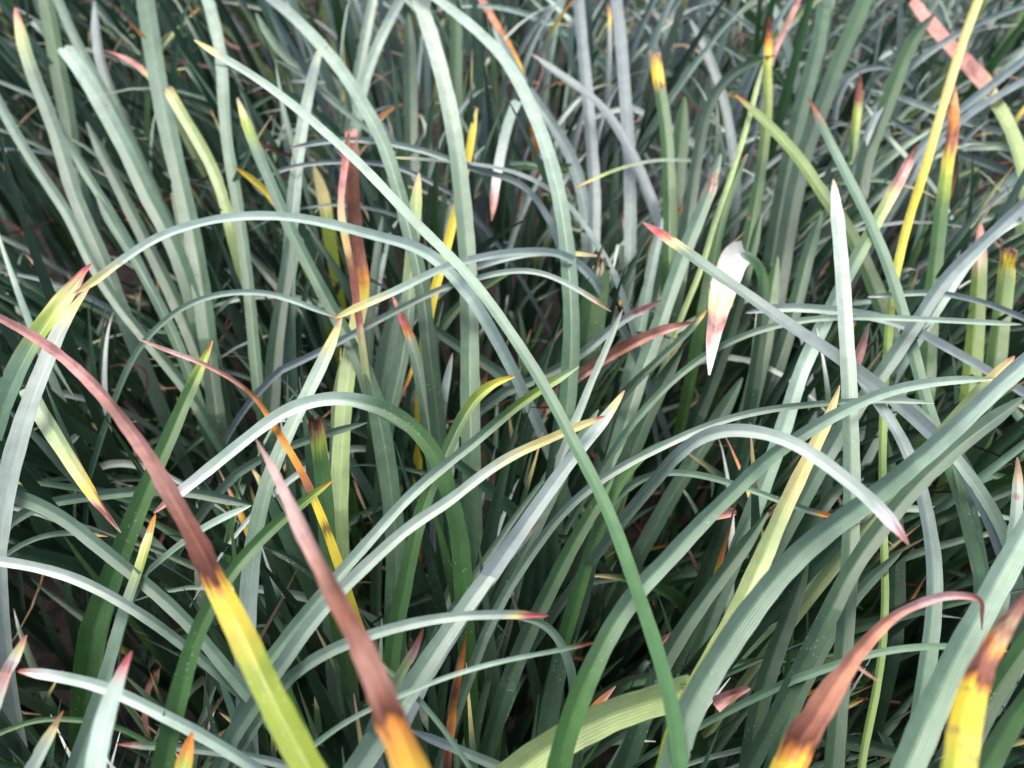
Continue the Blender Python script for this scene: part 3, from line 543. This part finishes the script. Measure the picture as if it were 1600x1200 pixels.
def pick(pairs):
    k, wt = zip(*pairs); return random.choices(k, wt)[0]
def palette(px, py):
    """pigment choice of the undergrowth by the part of the bed it grows in, with shade painted in low down"""
    if py < 40 and px > 420: return pick([('B', 3), ('P', 4.5), ('T', 3), ('G', .8), ('L', .8), ('D', .6)])
    if px > 1000 and py < 450: return pick([('B', 4), ('P', 3.4), ('T', 3), ('G', 1.4), ('D', 1), ('L', .8)])
    if px > 480 and py < 380: return pick([('B', 2.2), ('P', 1.6), ('T', 4), ('D', 2), ('G', 1), ('L', .3)])
    if px < 480 and py < 600: return pick([('T', 4), ('M', 5), ('D', 4), ('G', .9)])
    return pick([('T', 1.6), ('M', 3.5), ('D', 8), ('G', 2)])  # mostly D: shadow between the front blades put into the leaf colour
def low_palette(px, py):  # low blades coloured darker to paint in the deep shade of the gaps
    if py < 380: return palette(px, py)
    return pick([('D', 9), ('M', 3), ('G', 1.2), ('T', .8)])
def tint(c, n=15, tip=None):
    base = np.array(PIG[c]) * rng.uniform(.8, 1.15) * (1 + rng.normal(0, .04, 3))
    col = np.repeat(base[None], n, 0)
    k = random.random() if tip is None else tip
    if k < .10: col[0] = PIG['K']; col[1] = np.array(PIG['y']) * .8
    elif k < .16: col[0] = PIG['O']; col[1] = PIG['y']
    elif k < .19: col[0] = PIG['R']; col[1] = PIG['R']; col[2] = PIG['O']; col[3] = PIG['Y']
    elif k < .24: col[0] = PIG['W']; col[1] = PIG['W']
    return col
def lean_az(px):
    """the clumps part to left and right of the middle"""
    if px < 480: m = math.pi * .86
    elif px > 950: m = math.pi * .16
    else: m = math.pi * (.86 - .70 * (px - 480) / 470)
    return m + rng.normal(0, .55) if random.random() < .8 else random.uniform(0, 2 * math.pi)
def ground_at(px, py):
    p = to_world(np.array(px), np.array(py), 0.0); return np.array([float(p[0]), float(p[1]), 0.])
def tuft_blade(root, px, py, Lr, Wr, t0, t1, c=None, flop=False, pal=None):
    L = random.uniform(*Lr)
    if flop: P = grow(root, random.uniform(-.7, math.pi + .7), random.uniform(15, 45), random.uniform(80, 125), L)
    else: P = grow(root, lean_az(px), random.uniform(*t0), random.uniform(*t1), L)
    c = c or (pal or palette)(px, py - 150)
    W = WIDTH[:len(P)] * random.uniform(*Wr); tw = random.uniform(-35, 35); cc = tint(c); fo = random.uniform(.25, .4)
    for q in (1, .86, .74, .63, .53, .44, .35):
        if add_fill(root + (P - root) * q, W * (.75 + .25 * q), cc, fo, tw, cls=c): return True
# the clump's own main layer: long wide blades
for k in range(1050):
    px = random.uniform(-150, 1750); py = random.uniform(-160, 1750)
    tuft_blade(ground_at(px, py), px, py, (.24, .37), (.0070, .0112), (3, 20), (25, 85), flop=(px > 980 and py < 430 and random.random() < .6))
for k in range(360):
    px = random.uniform(-150, 1750); py = random.uniform(-260, 620)
    tuft_blade(ground_at(px, py), px, py, (.26, .38), (.0065, .0100), (2, 14), (15, 60))
# slender pale arches thrown over the others
for k in range(300):
    px = random.uniform(-150, 1750); py = random.uniform(-160, 1500) if random.random() < .6 else random.uniform(-160, 700)
    root = ground_at(px, py); L = random.uniform(.26, .40)
    P = grow(root, lean_az(px) + rng.normal(0, .9), random.uniform(8, 25), random.uniform(100, 140), L)
    c = pick([('P', 3), ('T', 4), ('B', 3 if py < 600 and px > 450 else .5)])
    W = WIDTH * random.uniform(.0035, .0065); cc = tint(c)
    for q in (1, .9, .8, .7, .6, .5):
        if add_fill(root + (P - root) * q, W, cc, .3, random.uniform(-25, 25), cls=c): break
# shorter, slimmer blades low between them
for k in range(2300):
    px = random.uniform(-200, 1800); py = random.uniform(-260, 1700)
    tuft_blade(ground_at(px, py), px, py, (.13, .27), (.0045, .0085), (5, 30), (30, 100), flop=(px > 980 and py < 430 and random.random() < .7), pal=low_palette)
for k in range(1100):
    px = random.uniform(-200, 1800); py = random.uniform(-330, 230)
    tuft_blade(ground_at(px, py), px, py, (.12, .25), (.005, .0095), (5, 35), (40, 110), flop=(px > 980 and random.random() < .6))
# the bed goes on beyond the frame
for k in range(3600):
    gy = random.uniform(-.7, 3.4); half = .9 + .9 * max(gy, 0); gx = random.uniform(-half, half)
    root = np.array([gx, gy, 0.]); x, y, d = to_pix(root[None])
    if d[0] > .05 and -200 < x[0] < 1800 and -200 < y[0] < 1700: continue
    if d[0] <= .05: x, y = np.array([800 + gx * 1500]), np.array([1300])
    if gx ** 2 + gy ** 2 < .08: continue
    tuft_blade(root, float(x[0]), float(y[0]), (.2, .36), (.006, .010), (4, 25), (30, 95))
# straw and dead leaf scraps
for k in range(950):
    px = random.uniform(-100, 1700); py = 1300 * random.random() ** 2.4 - 60
    g0 = ground_at(px, py); gx, gy = g0[0], g0[1]
    zc = random.uniform(.005, .19); az_ = random.uniform(0, 6.28); L = random.uniform(.03, .14)
    n = 7; s = np.linspace(-.5, .5, n); bow = random.uniform(-.025, .03); bow2 = random.uniform(-.02, .02)
    P = np.stack([gx + s * L * math.cos(az_) - bow2 * (4 * s * s) * math.sin(az_), gy + s * L * math.sin(az_) + bow2 * (4 * s * s) * math.cos(az_), zc + s * random.uniform(-.03, .03) + bow * (1 - 4 * s * s)], 1)
    c = pick([('K', 1.5), ('R', 2), ('A', 5), ('r', 2)])
    W = np.sin(np.linspace(.15, 3, n)) * random.uniform(.0008, .0040)
    add_fill(P, W, np.repeat(np.array([PIG[c]]) * rng.uniform(.6, 1), n, 0), .3, random.uniform(-60, 60), dry=True)


# ---- which undergrowth blades show largest: those become objects of their own
order = []
IDB = np.full(BW * BH, -1); ZB = np.full(BW * BH, 9.0)
ZB[:] = HD.ravel()
allp, alld, alli = [], [], []
for i, f in enumerate(fill):
    Q = splat(f['V'], 5); x, y, d = to_pix(Q); ix = (x / 4).astype(int); iy = (y / 4).astype(int)
    ok = (ix >= 0) & (ix < BW) & (iy >= 0) & (iy < BH) & (d > .02) & (x > 0) & (y > 0)
    if ok.any(): allp.append((iy * BW + ix)[ok]); alld.append(d[ok]); alli.append(np.full(ok.sum(), i))
allp = np.concatenate(allp); alld = np.concatenate(alld); alli = np.concatenate(alli)
o_ = np.argsort(-alld); IDB2 = np.full(BW * BH, -1); DB2 = np.full(BW * BH, 9.0)
IDB2[allp[o_]] = alli[o_]; DB2[allp[o_]] = alld[o_]
IDB2[DB2 > ZB] = -1
cnt = np.bincount(IDB2[IDB2 >= 0], minlength=len(fill))
n_single = 298 - sum(1 for h in HB if h['name'] == 'grass_blade')
rank = [i for i in np.argsort(-cnt) if cnt[i] > 0 and not fill[i]['dry']][:n_single]
single = set(int(i) for i in rank)

CN = {'P': 'pale mint', 'T': 'grey-green', 'B': 'blue-grey', 'D': 'dark green', 'G': 'bright green', 'M': 'mid green', 'L': 'yellow-green', 'l': 'lime green', 'Y': 'yellow'}
nicks = [(px.mean(0), px, h['nick']) for px, h in PLACED if h['nick']]
used = {}
def fill_label(f, i):
    sel = np.nonzero(IDB2 == i)[0]; cy, cx = (sel // BW).mean() * 4, (sel % BW).mean() * 4
    x, y, d = to_pix(f['P']); vis = (x > 0) & (x < 1600) & (y > 0) & (y < 1200)
    k = np.nonzero(vis)[0] if vis.sum() > 1 else np.array([3, 8])
    dx, dy = x[k[0]] - x[k[-1]], y[k[0]] - y[k[-1]]
    a = abs(dx) / (abs(dy) + 1)
    lean = 'upright' if a < .16 else ('leaning left' if dx < 0 else 'leaning right') if a < 1.0 else ('lying left' if dx < 0 else 'lying right')
    wpx = (f['W'].max() / d[k].mean()) * FP
    wn = 'thin' if wpx < 9 else 'narrow' if wpx < 13 else 'broad' if wpx > 20 else 'medium'
    best = sorted(((min(np.hypot(px[:, 0] - cx, px[:, 1] - cy)), nk, px) for _, px, nk in nicks), key=lambda q: q[0])
    for dd, nk, px in best[:8]:
        j = np.argmin(np.hypot(px[:, 0] - cx, px[:, 1] - cy)); ox, oy = cx - px[j, 0], cy - px[j, 1]
        rel = ('left of' if ox < 0 else 'right of') if abs(ox) > abs(oy) else ('above' if oy < 0 else 'below')
        if dd < 12: rel = 'behind'
        lb = f"{wn} {CN[f['cls']]} blade {lean}, {rel} {nk}"
        if lb not in used: used[lb] = 1; return lb
    lb = f"{wn} {CN[f['cls']]} blade {lean} near {best[0][1]}"
    used[lb] = 1; return lb

def rows_rgb(f):
    r, c = f['V'].shape[:2]; return np.repeat(f['col'], c, axis=0)
for i in sorted(single):
    f = fill[i]; V = f['V']; root = f['P'][-1]; r, c = V.shape[:2]
    # refine for objects of their own
    t = np.linspace(0, r - 1, r * 3 - 2); j = np.minimum(t.astype(int), r - 2); g = (t - j)
    Pf = catmull(f['P'], 3)[:len(t)]; Wf = np.interp(t, np.arange(r), f['W'])
    Vf, u = blade_arrays(Pf, Wf, .34, 7, f.get('tw', 0), .3); rr = len(Pf)
    cf = np.stack([np.interp(t[:rr], np.arange(r), f['col'][:, k]) for k in range(3)], 1)
    vv = np.linspace(0, 9, rr)
    UV = np.stack(np.broadcast_arrays((u[None, :] + 1) / 2 + i * .37, vv[:, None] + i), -1)
    me = mesh_from('grass_blade', (Vf - root).reshape(-1, 3), grid_faces(rr, 7), np.repeat(cf, 7, axis=0), UV.reshape(-1, 2), M_GREEN)
    o = bpy.data.objects.new('grass_blade', me); C.objects.link(o); o.location = root.tolist()
    o['label'] = fill_label(f, i); o['category'] = 'grass blade'; o['group'] = 'long grass blades rising from the clump'
def joined(name, items, mat, label, cat):
    Vs, Fs, Cs, Us, off = [], [], [], [], 0
    for k, f in items:
        V = f['V']; r, c = V.shape[:2]
        Vs.append(V.reshape(-1, 3)); Fs.append(grid_faces(r, c, off)); Cs.append(rows_rgb(f)); off += r * c
        UV = np.stack(np.broadcast_arrays(np.linspace(0, 1, c)[None, :] + (k % 97) * .37, np.linspace(0, 9, r)[:, None] + k % 53), -1)
        Us.append(UV.reshape(-1, 2))
    me = mesh_from(name, np.vstack(Vs), np.vstack(Fs), np.vstack(Cs), np.vstack(Us), mat)
    o = bpy.data.objects.new(name, me); C.objects.link(o)
    o['label'] = label; o['category'] = cat; o['kind'] = 'stuff'
joined('grass', [(i, f) for i, f in enumerate(fill) if i not in single and not f['dry']], M_GREEN, 'dense undergrowth of narrow green grass blades behind the long ones', 'grass')
joined('leaf_litter', [(i, f) for i, f in enumerate(fill) if f['dry']], M_DRY, 'dry straw and dead leaf scraps tangled among the grass', 'leaf litter')

# ------------------------------------------------------------------ ground
def ground():
    n = 61; g = np.linspace(-1, 1, n); x = np.sign(g) * (np.abs(g) ** 3) * 120
    X, Y = np.meshgrid(x, x + 1.0); R = np.hypot(X, Y)
    Z = -.012 + .008 * np.sin(X * 9) * np.cos(Y * 7) * (R < 3)
    me = bpy.data.meshes.new('ground')
    me.from_pydata(np.stack([X, Y, Z], -1).reshape(-1, 3).tolist(), [], grid_faces(n, n).tolist()); me.materials.append(M_SOIL)
    for p in me.polygons: p.use_smooth = True
    o = bpy.data.objects.new('ground', me); C.objects.link(o); o['kind'] = 'structure'; o['label'] = 'dark soil under the grass'
ground()
print('blades', len(HB), 'fill', len(fill), 'single', len(single))
